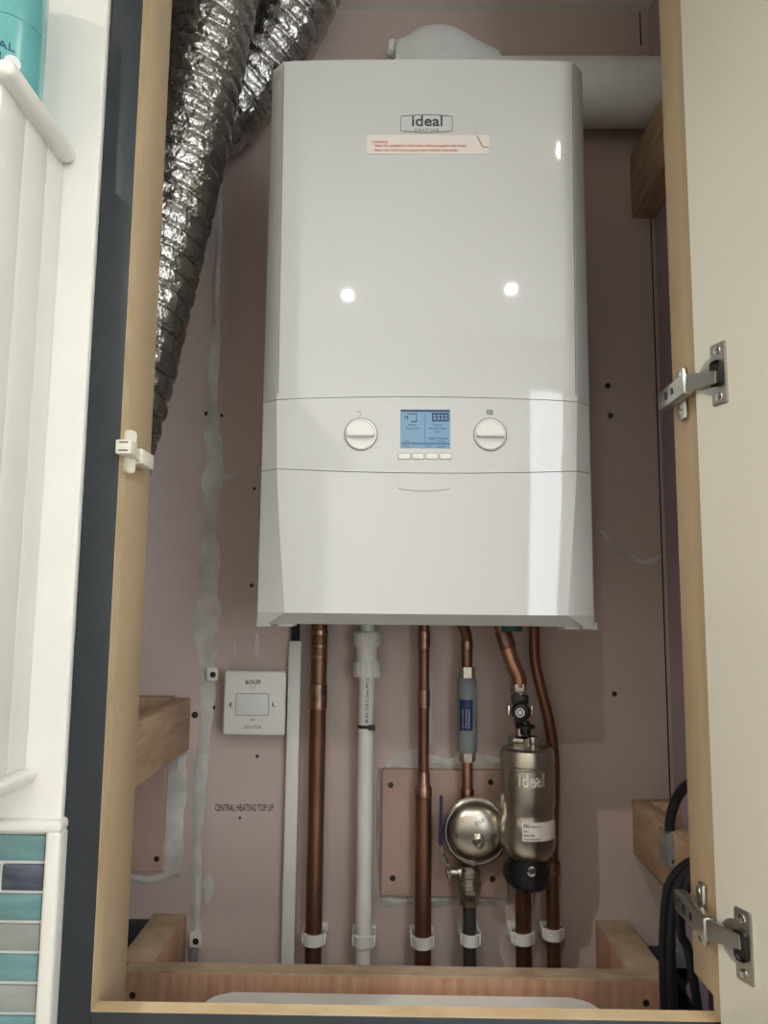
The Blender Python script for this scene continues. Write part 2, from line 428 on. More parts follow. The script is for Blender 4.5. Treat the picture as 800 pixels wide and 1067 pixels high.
# bottom frame
zr1 = at(410, 1010, 1.02).z; yr0, yr1 = .995, 1.020
zr1 = at(410, 1016, yr0).z
xa, xb = at(128, 1020, yr0).x, at(692, 1024, yr0).x
rail = thing('front_rail', 'long reddish wooden rail across the bottom of the cupboard', 'rail', ((xa+xb)/2, yr0, zbase), G)
B().box(xa, xb, yr0, yr1, zbase, zr1-.0025, .001).to('board', 'hardwood', rail)
B().box(xa, xb, yr0+.0003, yr1, zr1-.0025, zr1).to('sawn_edge', 'pinetop', rail)
for px, py in ((138,1037), (673,1045)):
    p = at(px, py, yr0); B().lathe((p.x, yr0, p.z), (0,-1,0), [(.004, 0), (.004, .0005), (.0012, .0008)], 12).to('screw', 'screw', rail)
for pa, pb, lab in (((160,955), (195,955), 'dusty timber bearer running back from left end of the reddish rail'), ((620,968), (655,968), 'dusty timber bearer running back from right end of the reddish rail')):
    p, q = at(*pa, WB), at(*pb, WB)
    s = thing('floor_bearer', lab, 'batten', ((p.x+q.x)/2, yr1, zbase), G)
    B().box(p.x, q.x, yr1, WB, zbase, zr1-.002, .0015).to('timber', 'hardwood', s)
    B().box(p.x+.001, q.x-.001, yr1, WB, zr1-.002, zr1+.0005, .0008).to('dusty_top', 'pinetop', s)
# white lid in front of the rail
p, q = at(213, 1040, .97), at(624, 1041, .97); zl = at(420, 1041, .975).z
bm = bmesh.new(); poly = rrect(p.x, q.x, FY1+.004, .985, .03, 6)
A = [bm.verts.new((x, y, zl)) for x, y in poly]; C2 = [bm.verts.new((x, y, zbase)) for x, y in poly]
bm.faces.new(A); bm.faces.new(C2[::-1])
for i in range(len(poly)): bm.faces.new((A[i], C2[i], C2[(i+1) % len(poly)], A[(i+1) % len(poly)]))
bmesh.ops.bevel(bm, geom=[e for e in bm.edges if all(abs(v.co.z-zl) < 1e-6 for v in e.verts)], offset=.003, segments=2, affect='EDGES')
tag(link('appliance_top', bm, 'pvc'), 'white appliance top with rounded corners in front of the reddish rail', 'appliance top')

# ------------------------------------------------------------------ boiler
YF, YC = .885, .907
xl, xr = at(268.5, 590, YC).x, at(618.5, 590, YC).x
BX = (xl+xr)/2; W = (xr-xl)/2
ZT, ZBm = at(445, 62, YF).z, at(445, 640, YF).z
zs1 = at(443, 413.5, YF).z; zs2 = at(443, 493, YF).z
zlow = ZBm - .013
boiler = thing('wall_boiler', 'large glossy white wall hung boiler in the middle of the cupboard', 'boiler', (BX, WB, zlow))
def chw(z):
    """width of the side chamfer at height z"""
    pts = [(ZT, .0160), (zs1, .0195), (zs2, .0225), (zs2-.035, .0246), (zs2-.09, .0292), (ZBm, .0355)]
    for (za, a), (zb_, b_) in zip(pts, pts[1:]):
        if z >= zb_ - 1e-9: return a+(b_-a)*max(0, (za-z))/(za-zb_)
    return pts[-1][1]
NC = 22
def shell(ztop, zbot, rows, bottom=False, yb=1.06):
    bm = bmesh.new(); R = []
    fr = [i/rows for i in range(rows+1)]
    for f in fr:
        row = []
        def zz(u): return ztop(u)+(zbot(u)-ztop(u))*f
        ze = zz(1.0)
        row.append((-W, yb, ze)); row.append((-W, YC+.003, ze)); row.append((-W+.0015, YC, ze))
        for i in range(NC+1):
            u = -1+2*i/NC; z = zz(u); wf = W-chw(z)
            y = YF+.0035*u*u + (.0012 if i in (0, NC) else 0)
            row.append((u*wf, y, z))
        row += [(W-.0015, YC, ze), (W, YC+.003, ze), (W, yb, ze)]
        R.append(row)
    if bottom:
        ze = zlow; row = [(-W, yb, ze), (-W, YC+.004, ze), (-W+.002, YC+.002, ze)]
        for i in range(NC+1):
            u = -1+2*i/NC; row.append((u*(W-.012), YC+.004-.002*(1-abs(u)), ze))
        row += [(W-.002, YC+.002, ze), (W, YC+.004, ze), (W, yb, ze)]
        R.append(row)
    V = [[bm.verts.new((BX+x, y, z)) for x, y, z in row] for row in R]
    n = len(V[0])
    for A, C in zip(V, V[1:]):
        for i in range(n-1): bm.faces.new((A[i], A[i+1], C[i+1], C[i]))
    for row in (V[0], V[-1]):
        c = bm.verts.new((BX, yb, sum(v.co.z for v in row)/n))
        for i in range(n-1): bm.faces.new((row[i], row[i+1], c))
    return bm
top_seam = lambda u: zs1 - .0035*u*u; low_seam = lambda u: zs2 + .0045*u*u
g = .0004
bm = shell(lambda u: ZT, lambda u: top_seam(u)+g, 14); link('front_cover', bm, 'white', boiler, 20)
bm = shell(lambda u: top_seam(u)-g, lambda u: low_seam(u)+g, 8); link('control_panel', bm, 'white', boiler, 20)
bm = shell(lambda u: low_seam(u)-g, lambda u: ZBm, 16, True, 1.0); link('drop_down_door', bm, 'white', boiler, 20)
B().box(BX-W+.0025, BX+W-.0025, YC+.004, WB-.002, zlow+.004, ZT-.003).to('casing', 'wedge', boiler)
B().box(BX-W+.001, BX+W-.001, YC+.01, 1.0, zlow+.0005, zlow+.01).to('base_tray', 'knobw', boiler)
# thin trim line beside each chamfer
for s in (-1, 1):
    b = B(); b.obox((BX+s*(W-.0175), YF+.0036, ZT-.004), (BX+s*(W-.0212), YF+.0036, zs1+.004), .0006, .0012, up=(0,-1,0))
    b.to('edge_line', 'greyline', boiler)
def fy(px, py, d=0):
    """point on the curved boiler front"""
    y = YF
    for _ in range(3):
        p = at(px, py, y); u = (p.x-BX)/(W-.02); y = YF+.0035*u*u
    return Vector((p.x, y-d, p.z))
# badge
p, q = fy(417, 138.5), fy(471.5, 119.5); cx_, cz_ = (p.x+q.x)/2, (p.z+q.z)/2; hw, hh = (q.x-p.x)/2, (q.z-p.z)/2
badge = B()
poly = [(cx_+hw*(-1+2*i/12), cz_-hh*(1.0-.18*((-1+2*i/12)**2))) for i in range(13)] + [(cx_+hw*(1-2*i/12), cz_+hh*(1.0-.18*((1-2*i/12)**2))) for i in range(13)]
badge.ring_line(poly, .0009, YF-.0006, YF+.0004)
bd = badge.to('logo_badge', 'greyline', boiler)
a = fy(429, 131.6); c = fy(461, 120.6)
text('ideal', (a.x, YF+.0003, a.z), c.x-a.x, c.z-a.z, 'greydk', bd, 'lettering', depth=.0009, bold=.0015)
a = fy(432, 136.9); c = fy(457, 134.2)
text('HEATING', (a.x, YF+.0003, a.z), c.x-a.x, c.z-a.z, 'greyline', bd, 'lettering', depth=.0008, spacing=1.25)
# warning sticker with a torn, curled end
a, c = fy(382, 160.5), fy(509.5, 140.5)
st = B().box(a.x, c.x, YF-.0004, YF+.0006, a.z, c.z-.001).to('warning_sticker', 'sticker', boiler)
e = fy(497, 141); h2 = fy(509, 157)
B().tube([(e.x, YF-.0008, e.z-.001), (e.x+.004, YF-.0012, e.z-.010), (e.x+.007, YF-.001, e.z-.0155), (h2.x, YF-.0006, h2.z+.004)], .0004, 6, 5).to('torn_edge', 'greyline', st)
for (x0_, y0_, x1_, y1_, s) in ((387,149.8,404,147,'WARNING'), (388,154.2,486,150.8,'- Read the installation instructions before installing the boiler'), (388,158.8,477,155.3,"- Read the User's Instructions before lighting the boiler")):
    a, c = fy(x0_, y0_), fy(x1_, y1_); text(s, (a.x, YF-.0003, a.z), c.x-a.x, c.z-a.z, 'red', st, 'lettering', depth=.0004, bold=.002)
# display
a, c = fy(417, 467), fy(469, 427)
disp = B().box(a.x, c.x, YF-.0006, YF+.004, a.z, c.z, .0003, 1).to('display_screen', 'lcd', boiler)
def lcdl(s, x0_, y0_, x1_, y1_):
    a, c = fy(x0_, y0_), fy(x1_, y1_); text(s, (a.x, YF-.0005, a.z), c.x-a.x, c.z-a.z, 'lcdtxt', disp, 'display_text', depth=.0004)
for args in (('Preheat',425,444,434,442), ('Range Off',423,448,436,445.6), ('Central',451,444,461,442), ('Radiator Temp',447,448,465,445.6), ('70 C',453,451,459,449), ('Boiler Pressure',447,458,467,455.5), ('is 1.0 bar',450,461,464,458.8), ('Off',421,461,426,459), ('Settings',418,466,427,464), ('Menu',443,466,450,464), ('Reset',456,466,464,464)): lcdl(*args)
b = B()
def lbox(x0_, y0_, x1_, y1_):
    a, c = fy(x0_, y1_), fy(x1_, y0_); b.box(a.x, c.x, YF-.0009, YF-.0003, a.z, c.z)
lbox(417.5, 427.4, 468.6, 429); lbox(418, 462, 468.5, 462.6); lbox(442.4, 431, 442.8, 461)
for k in range(5): lbox(450+k*4, 431, 451.4+k*4, 439)
lbox(450, 430.5, 468-.6, 432); lbox(450, 438, 467.4, 439.2); lbox(450, 434.4, 467.4, 435)
lbox(424, 431, 434, 431.8); lbox(433.4, 431, 434.2, 440); lbox(428, 439, 434, 440); lbox(421, 434, 425, 435); lbox(424, 434, 425, 437)
b.to('display_symbol', 'lcdtxt', disp)
for k in range(4):
    a, c = fy(414.9+14.4*k, 478.4), fy(427+14.4*k, 472.6)
    bt = B().box(a.x, c.x, YF-.0010, YF+.002, a.z, c.z, .0006, 2).to('push_button', 'knobw', boiler)
    B().ring_line(rrect(a.x-.0005, c.x+.0005, a.z-.0005, c.z+.0005, .001, 3), .0006, YF-.0004, YF+.001).to('button_surround', 'greyline', bt)
# two control knobs
for px, py in ((376, 452.5), (510.5, 453)):
    c = fy(px, py); y = c.y
    kn = B().lathe((c.x, y+.002, c.z), (0,-1,0), [(.0188, 0), (.0188, .003), (.0182, .0042), (.0168, .0048), (.0155, .0040), (.0, .0036)], 48, False).to('control_knob', 'knobw', boiler, 25)
    B().lathe((c.x, y+.0005, c.z), (0,-1,0), [(.0189, 0), (.0189, .0012), (.0198, .0012), (.0198, 0)], 48, False).to('dark_gap', 'greyline', kn)
    bm = bmesh.new(); prism(bm, [(-.0160, -.0040), (-.015, -.0048), (.015, -.0048), (.0160, -.0040), (.0160, .0022), (.0150, .0040), (-.0150, .0040), (-.0160, .0022)], -.0085, .0)
    for v in bm.verts:
        if v.co.y < -.004: v.co.z = v.co.z*.75 + .0006
    bmesh.ops.bevel(bm, geom=list(bm.edges), offset=.0007, segments=2, affect='EDGES')
    bmesh.ops.transform(bm, matrix=Matrix.Translation((c.x, y, c.z)), verts=bm.verts)
    link('grip_bar', bm, 'knobw', kn)
# symbols over the knobs
b = B(); c = fy(374.5, 430.5); b.tube([(c.x-.003, c.y-.0003, c.z+.001), (c.x-.001, c.y-.0003, c.z+.002), (c.x+.0015, c.y-.0003, c.z+.0015), (c.x+.002, c.y-.0003, c.z-.003), (c.x-.0005, c.y-.0003, c.z-.003)], .0004, 6)
b.to('tap_symbol', 'greyline', boiler)
c = fy(510, 429.5); b = B()
for k in range(4): b.box(c.x-.0035+k*.0021, c.x-.0025+k*.0021, c.y-.0005, c.y+.0003, c.z-.003, c.z+.003)
b.box(c.x-.0036, c.x+.0040, c.y-.0005, c.y+.0003, c.z+.0012, c.z+.002).box(c.x-.0036, c.x+.0040, c.y-.0005, c.y+.0003, c.z-.002, c.z-.0012)
b.to('radiator_symbol', 'greyline', boiler)
# finger pull below the lower seam
a, c = fy(414.5, 510.5), fy(468.5, 493.6)
poly = [(a.x, c.z-.0016), (a.x, a.z+.002)] + [(a.x+(c.x-a.x)*i/10, a.z+.002-.0030*(1-(2*i/10-1)**2)) for i in range(1, 10)] + [(c.x, a.z+.002), (c.x, c.z-.0016)]
bm = bmesh.new(); prism(bm, poly, YF-.0013, YF+.003); bmesh.ops.bevel(bm, geom=list(bm.edges), offset=.0005, segments=2, affect='EDGES')
link('finger_pull', bm, 'white', boiler)
# small feet and stubs under the boiler
for px in (280, 302, 588, 606):
    p = at(px, 650, .97); B().box(p.x-.009, p.x+.009, .93, .97, zlow-.004, zlow+.004, .001).to('base_lug', 'knobw', boiler)
p = at(533, 657, 1.09); B().cyl((p.x, 1.09, zlow-.012), (p.x, 1.09, zlow+.012), .015).to('teal_plug', 'tealp', boiler)
# clip on the case top
p = at(551, 55, 1.0); b = B().box(p.x-.016, p.x+.012, .985, 1.005, ZT-.004, ZT+.013, .002).box(p.x, p.x+.012, .985, 1.005, ZT+.012, ZT+.022, .002)
b.to('case_clip', 'pvc', boiler)

# ------------------------------------------------------------------ flue over the boiler
fyc = 1.108
zf = (at(640, 66, fyc).z + at(640, 128, fyc).z)/2; rf_ = (at(640, 66, fyc).z - at(640, 128, fyc).z)/2
pc = at(457, 60, fyc)
flue = thing('flue_pipe', 'wide white plastic flue pipe running right from the top of the boiler', 'flue', (pc.x, fyc, ZT))
b = B().lathe((pc.x+.06, fyc, zf), (1,0,0), [(rf_, 0), (rf_, SX1-pc.x-.06)], 48)
b.to('pipe', 'flue', flue)
zt = at(457, 28, fyc).z
prof = []
bm = bmesh.new()
# elbow: smooth humped body, lofted along X
xs0 = at(414, 45, fyc).x; xs1 = pc.x+.085
OUT = [at(px, py, fyc) for px, py in ((412, 47), (416, 43), (422, 41), (428, 37), (436, 32), (446, 29), (457, 28), (468, 29.5), (480, 34), (492, 41), (504, 48), (514, 53), (518, 55), (521, 60), (522, 66))]
zc = ZT - .003; rings = []
for p in catmull(OUT, 4):
    ry = .030 + .032*(p.z-zc)/(OUT[6].z-zc)
    rings.append([bm.verts.new((p.x, fyc+ry*math.cos(a_), zc+(p.z-zc)*math.sin(a_))) for a_ in [PI*k/20 for k in range(21)]])
for A, C in zip(rings, rings[1:]):
    for i in range(20): bm.faces.new((A[i], A[i+1], C[i+1], C[i]))
    bm.faces.new((A[20], A[0], C[0], C[20]))
bm.faces.new(rings[0]); bm.faces.new(rings[-1][::-1])
el = link('elbow', bm, 'flue', flue, 60)
p = at(409, 50, fyc)
B().lathe((p.x+.008, fyc, p.z-.003), (-1,0,.12), [(.0115, -.006), (.0115, .004), (.0140, .005), (.0140, .010), (.0125, .014), (.007, .016)], 24).to('test_cap', 'flue', el)

# ------------------------------------------------------------------ foil duct
def duct():
    pts = [at(88, 560, .93), at(108, 480, .93), at(131, 400, .94), at(151, 320, .95), at(171, 240, .955), at(190, 160, .96), at(208, 80, .965), at(224, 0, .97), at(240, -70, .98)]
    pts += [at(272, -120, 1.01), at(318, -110, 1.05), at(330, -60, 1.085), at(312, 0, 1.095), at(278, 60, 1.10), at(243, 108, 1.10), at(200, 140, 1.10), at(160, 160, 1.095)]
    P = catmull(pts, 60); L = [0]
    for a, c in zip(P, P[1:]): L.append(L[-1]+(c-a).length)
    n = int(L[-1]/.0021); Q = []; j = 0
    for i in range(n+1):
        s = L[-1]*i/n
        while j < len(L)-2 and L[j+1] < s: j += 1
        t = (s-L[j])/(L[j+1]-L[j]); Q.append(P[j].lerp(P[j+1], t))
    fr = frames(Q); m = 96; R0 = .0560; pitch = .0262; bm = bmesh.new(); rings = []
    for i, (q, (t, nn, bb)) in enumerate(zip(Q, fr)):
        s = L[-1]*i/n; row = []
        for k in range(m):
            a = 2*PI*k/m; ph = (s/pitch + k/m) % 1.0; d = min(ph, 1-ph)
            dirv = nn*math.cos(a)+bb*math.sin(a)
            band = math.floor(s/pitch + k/m)
            r = R0*(1 - .095*math.exp(-(d/.11)**2) + .03*math.sin(PI*ph))
            w0 = q+dirv*R0
            cr = noise.noise(w0*60+Vector((band*3.1, 0, 0)))*.0022 + noise.noise(w0*130)*.0008
            r += cr*min(1, d/.16)
            row.append(bm.verts.new(q+dirv*r))
        rings.append(row)
    for A, C in zip(rings, rings[1:]):
        for k in range(m):
            bm.faces.new((A[k], A[(k+1) % m], C[(k+1) % m], C[k]))
    bm.faces.new(rings[0][::-1]); bm.faces.new(rings[-1])
    return link('foil_duct', bm, 'foil', None, 180)
tag(duct(), 'crinkled silver foil flexible duct hanging at upper left', 'duct')

# ------------------------------------------------------------------ isolator switch, trunking, conduit
YS = WB-.036
a, c = at(231.5, 766, YS), at(298, 699.5, YS)
sw = thing('isolator_switch', 'square white isolator switch on the wall left of the white trunking', 'switch', ((a.x+c.x)/2, WB, a.z))
B().box(a.x+.003, c.x-.003, YS+.009, WB, a.z+.003, c.z-.003, .003).to('back_box', 'pvc', sw)
B().box(a.x, c.x, YS, YS+.0095, a.z, c.z, .0035, 3).to('face_plate', 'pvc', sw)
p, q = at(245.5, 745, YS), at(280, 723, YS)
rk = B().box(p.x, q.x, YS-.0028, YS+.002, p.z, q.z, .0015).to('rocker', 'knobw', sw)
B().ring_line(rrect(p.x-.0006, q.x+.0006, p.z-.0006, q.z+.0006, .0015, 3), .0007, YS-.0005, YS+.001).to('rocker_gap', 'greyline', sw)
for px in (241, 286):
    s = at(px, 734, YS); B().lathe((s.x, YS, s.z), (0,-1,0), [(.0036, 0), (.0034, .001), (.001, .0014)], 16).to('screw', 'chrome', sw)
a = at(256, 713, YS); c = at(272, 709, YS); text('BOILER', (a.x, YS, a.z), c.x-a.x, c.z-a.z, 'ink', sw, 'lettering', .04, .0003, .0015)
s = at(263.5, 717, YS); B().tube([(s.x-.004, YS-.0003, s.z+.003), (s.x, YS-.0003, s.z-.001), (s.x+.004, YS-.0003, s.z+.003)], .0004, 6).to('tick_mark', 'greyline', sw)
a = at(260.5, 751, YS); c = at(266, 748.6, YS); text('ON', (a.x, YS, a.z), c.x-a.x, c.z-a.z, 'greydk', sw, depth=.0003)
a = at(254.5, 759, YS); c = at(272, 756, YS); text('ISOLATOR', (a.x, YS, a.z), c.x-a.x, c.z-a.z, 'greydk', sw, depth=.0003)

YT = WB-.018
a, c = at(294, 1007, YT), at(311, 668, YT); xt = at(303, 850, YT).x
tag(B().box(xt-.0092, xt+.0092, YT, WB, zbase, c.z, .0015).to('cable_trunking', 'pvc'), 'narrow white vertical trunking beside the isolator switch', 'trunking')
p = at(305, 662, YT)
tag(B().tube([(xt, WB-.0095, c.z-.004), (xt, WB-.011, c.z+.010), (xt+.0015, WB-.03, zlow+.02)], .0062, 14, 6).to('power_cable', 'cable'), 'short black cable between the white trunking top and the boiler', 'cable')

def conduit_clip(px, py, label):
    p = at(px, py, WB-.012)
    t = thing('conduit_clip', label, 'clip', (p.x, WB, p.z), 'small white clips on the filled joint')
    B().box(p.x-.0085, p.x+.0085, WB-.012, WB, p.z-.0095, p.z+.0095, .002).to('saddle', 'pvc', t)
    B().lathe((p.x+.001, WB-.012, p.z), (0,-1,0), [(.0045, 0), (.0042, .0008), (.001, .0008)], 16).to('screw', 'screw', t)
conduit_clip(221, 703, 'small white clip with a dark screw on the joint beside the isolator')
conduit_clip(203, 981, 'small white clip with a dark screw near the left bearer, lower of two')
p = at(203, 985, WB-.006); q = at(201, 1006, WB-.006)
tag(B().cyl((p.x-.001, WB-.006, zbase), (p.x-.001, WB-.006, p.z-.004), .0055, 16).to('conduit_pipe', 'greyb'), 'short grey conduit dropping below the lower white clip at left', 'conduit')

# ------------------------------------------------------------------ pipes
YP = WB-.034
def X_(px, py, Y=YP): return at(px, py, Y).x
def Z_(px, py, Y=YP): return at(px, py, Y).z
def band(b_, x, y, z, r, h): b_.lathe((x, y, z-h/2), (0,0,1), [(r, 0), (r*1.04, h*.12), (r*1.04, h*.88), (r, h)], 28, True)
ztop_pipe = zlow+.0
# 1 heating flow 22mm
x = X_(329, 850); yb_ = 1.06
t = thing('copper_pipe', 'thick copper pipe between white trunking and white waste pipe', 'pipe', (x, YP, zbase), 'copper pipes under the boiler')
r = .0118
B().cyl((x, YP, zbase), (x, YP, zlow), r).to('tube', 'copdull', t)
for y0_, y1_ in ((712, 739), (656, 662)):
    z1_, z0_ = Z_(331, y0_), Z_(331, y1_); b = B(); b.lathe((x, YP, z0_), (0,0,1), [(r*1.0, 0), (r*1.10, .001), (r*1.10, z1_-z0_-.001), (r, z1_-z0_)], 28); b.to('coupling', 'solder', t)
for yy in (673, 684, 716, 735): b = B(); band(b, x, YP, Z_(331, yy), r*1.07, .0035); b.to('solder_ring', 'solder', t)
# condensate waste pipe
x = X_(380, 850); rc = .0112
t = thing('waste_pipe', 'white plastic waste pipe with a ribbed compression coupling below the boiler', 'pipe', (x, YP, zbase))
B().cyl((x, YP, zbase), (x, YP, Z_(380, 690)), rc).to('tube', 'pvc', t)
B().cyl((x, YP, Z_(380, 664)), (x, YP, zlow), .0105).to('spigot', 'knobw', t)
cp_ = B(); za, zb2, zc2, zd2 = Z_(380, 705), Z_(380, 689), Z_(380, 673), Z_(380, 658)
cp_.lathe((x, YP, zb2-.002), (0,0,1), [(.0165, 0), (.0165, .003), (.0150, .006), (.0150, (zc2-zb2)-.003), (.0165, zc2-zb2), (.0165, zc2-zb2+.003)], 32)
cp = cp_.to('coupling', 'pvc', t)
for lo, hi in ((za, zb2), (zc2, zd2)):
    B().lathe((x, YP, lo), (0,0,1), [(.0185, 0), (.0194, .002), (.0194, hi-lo-.002), (.0180, hi-lo)], 64, True, .028).to('ribbed_nut', 'pvc', cp)
zt_ = Z_(380, 757); b = B().lathe((x, YP, zt_-.002), (0,0,1), [(rc*1.02, 0), (rc*1.09, .0005), (rc*1.09, .0045), (rc*1.02, .005)], 32)
b.box(x+.004, x+.014, YP-.016, YP-.008, zt_-.003, zt_+.004, .001)
b.to('cable_tie', 'black', t)
a = at(386, 752, YP-rc); text('BS EN 1329 21.5mm PVC-U', (x+.0035, YP-rc*.97, Z_(384, 752)), .064, .0042, 'greydk', t, 'lettering', PI/2, .0006, .002)
# 2 hot water 15 into 22
x = X_(441, 850)
t = thing('copper_pipe', 'copper pipe stepping thin to thick, left of the round steel vessel', 'pipe', (x, YP, zbase), 'copper pipes under the boiler')
zs = Z_(441, 822); r1, r2 = .0078, .0116
B().cyl((x, YP, zbase), (x, YP, zs), r2).to('lower_tube', 'copdull', t)
B().cyl((x, YP, zs), (x, YP, zlow), r1).to('upper_tube', 'copdull', t)
b = B().lathe((x, YP, zs-.012), (0,0,1), [(r2, 0), (r2*1.09, .001), (r2*1.09, .012), (r1*1.2, .019), (r1*1.15, .034), (r1, .036)], 28)
b.to('reducer', 'solder', t)
b = B()
z1_, z0_ = Z_(441, 718), Z_(441, 738); b.lathe((x, YP, z0_), (0,0,1), [(r1, 0), (r1*1.16, .001), (r1*1.16, z1_-z0_-.001), (r1, z1_-z0_)], 28)
b.to('coupling', 'solder', t); b = B()
z1_, z0_ = Z_(441, 657), Z_(441, 676); b.lathe((x, YP, z0_), (0,0,1), [(r1, 0), (r1*1.16, .001), (r1*1.16, z1_-z0_-.001), (r1, z1_-z0_)], 28)
b.to('coupling', 'solder', t)
# 3 cold feed with scale inhibitor
x3 = X_(486.5, 740)
t = thing('copper_pipe', 'short bent copper pipe entering the top of the grey cylinder', 'pipe', (x3, YP, Z_(486, 700)), 'copper pipes under the boiler')
B().tube([(x3, YP, Z_(486, 703)), (x3, YP, Z_(486, 680)), (x3, YP, Z_(486, 668)), (x3-.002, YP-.006, Z_(486, 659)), (x3-.010, YP-.016, zlow-.001), (x3-.014, YP-.020, zlow+.006)], .0078, 20, 6).to('tube', 'copdull', t)
b = B(); band(b, x3, YP, Z_(486, 672), .0084, .012); b.to('elbow_collar', 'solder', t)
t = thing('scale_inhibitor', 'grey plastic cylinder with a blue sticker on the thin copper pipe', 'water conditioner', (x3, YP, Z_(486, 790)))
zt3, zb3 = Z_(485, 706), Z_(486, 784)
ri = .0142
B().lathe((x3, YP, zb3), (0,0,1), [(.0115, 0), (ri, .004), (ri, zt3-zb3-.004), (.0115, zt3-zb3)], 36).to('body', 'greyb', t)
for z0_, z1_ in ((zt3, Z_(484, 695)), (Z_(487, 793), zb3)):
    B().lathe((x3, YP, z0_), (0,0,1), [(.0118, 0), (.0118, z1_-z0_)], 6).to('hex_nut', 'nickel', t, )
# sticker wraps the cylinder
def wrap(x, y, r, z0, z1, a0, a1, n=14):
    bm = bmesh.new(); cols = []
    for i in range(n+1):
        a = math.radians(a0+(a1-a0)*i/n); d = Vector((math.sin(a), -math.cos(a), 0))
        cols.append([bm.verts.new((x+d.x*rr, y+d.y*rr, z)) for rr, z in ((r+.0004, z0), (r+.0004, z1), (r-.0006, z1), (r-.0006, z0))])
    for A, C in zip(cols, cols[1:]):
        for k in range(4): bm.faces.new((A[k], C[k], C[(k+1) % 4], A[(k+1) % 4]))
    bm.faces.new(cols[0]); bm.faces.new(cols[-1][::-1]); return bm
stz0, stz1 = Z_(485, 760), Z_(485, 728)
sk = link('blue_sticker', wrap(x3, YP, ri, stz0, stz1, -52, 28), 'bluest', t)
for dx, s in ((-.0062, 'Scale protection'), (-.0018, 'Water treatment'), (.0022, 'Inhibitor')):
    text(s, (x3+dx, YP-ri*.985+abs(dx)*.12, stz0+.004), .026, .0022, 'inkw', sk, 'lettering', PI/2, .0012)
# pipe between inhibitor and vessel
x4 = X_(487.5, 812)
t = thing('copper_pipe', 'short straight copper pipe between grey cylinder and round vessel', 'pipe', (x3, YP, Z_(487, 832)), 'copper pipes under the boiler')
zv = Z_(494, 868, 1.10)
B().cyl((x3, YP, Z_(487, 842)), (x3, YP, Z_(487, 793)), .0080).to('tube', 'copper', t)
b = B(); band(b, x3, YP, Z_(487, 827), .0088, .014); b.to('collar', 'solder', t)
# round vessel
YV = 1.128
pv = at(497, 870.5, 1.095); rv = .0485
t = thing('round_vessel', 'round polished steel vessel facing front on the thin copper pipe', 'vessel', (pv.x, YV, pv.z-rv))
B().lathe((pv.x, YV+.010, pv.z), (0,-1,0), [(r_*.93, h_) for r_, h_ in [(.012, -.004), (.030, 0), (.0455, .010), (.0485, .016), (.0485, .019), (.0462, .0205), (.0462, .0225), (.0485, .024), (.0485, .027), (.046, .0285), (.0440, .0285), (.0425, .0315), (.0385, .0365), (.031, .041), (.021, .0438), (.010, .045), (.0, .0452)]], 64, False).to('dome', 'steel', t, 28)
B().lathe((pv.x+.001, YV+.010-.044, pv.z-.004), (.06,-1,-.26), [(.0085, 0), (.0085, .003), (.0066, .004), (.0072, .005), (.0060, .006), (.0072, .007), (.0060, .008), (.0072, .009), (.0060, .010), (.0060, .014), (.0042, .018), (.0, .019)], 24, False).to('nipple', 'steel', t)
text('010', (pv.x-.001, YV-.0335, pv.z+.0125), .013, .0055, 'greydk', t, 'stamped_lettering', .45, .0012)
text('0', (pv.x-.029, YV-.0305, pv.z-.004), .004, .006, 'greydk', t, 'stamped_lettering', .1, .0012)
# ball valve below with lever
xv = X_(489, 930, 1.125)
t = thing('ball_valve', 'nickel ball valve with a blue lever below the round vessel', 'valve', (xv, YP, Z_(490, 945)))
zq = lambda y: Z_(489, y, 1.125)
yq = 1.125
B().lathe((xv, yq, zq(926)), (0,0,1), [(.013, 0), (.016, .002), (.016, .008), (.0135, .010), (.0135, .016), (.0155, .018), (.0155, .026), (.013, .028), (.013, zq(901)-zq(926))], 32).to('body', 'nickel', t)
B().lathe((xv, yq, zq(944)), (0,0,1), [(.0105, 0), (.0135, .002), (.0135, .014), (.0145, .016), (.0145, zq(926)-zq(944))], 6).to('hex_nut', 'nickel', t)
zs_ = zq(909)
B().lathe((xv, yq, zs_), (-1,0,-.02), [(.010, .008), (.010, .016), (.0065, .017), (.0065, .024), (.008, .025), (.008, .031), (.005, .032)], 20).to('spindle', 'nickel', t)
lx = xv-.027
lv = B()
pl = [(lx-.001, yq-.006, zs_-.012), (lx-.001, yq-.007, zs_+.006), (lx-.004, yq-.010, zs_+.018), (X_(461, 893, 1.10), yq-.014, Z_(461, 890, 1.11)), (X_(459.5, 880, 1.10), yq-.016, Z_(460, 878, 1.11))]
for a_, c_ in zip(pl, pl[1:]): lv.obox(a_, c_, .0032, .011, up=(0,-1,0), bev=.0004)
lo_ = lv.to('lever', 'nickel', t)
a_ = pl[-1]; c_ = (X_(460, 829, 1.10), yq-.018, Z_(460, 829, 1.11))
B().obox((a_[0], a_[1], a_[2]-.002), c_, .0046, .013, up=(0,-1,0), bev=.0015).to('lever_sleeve', 'cap', lo_)
t = B().cyl((xv, yq, zbase), (xv, yq, zq(943)), .0090).to('dark_pipe', 'darkpipe'); tag(t, 'dark grey pipe dropping from the ball valve to the rail', 'pipe')
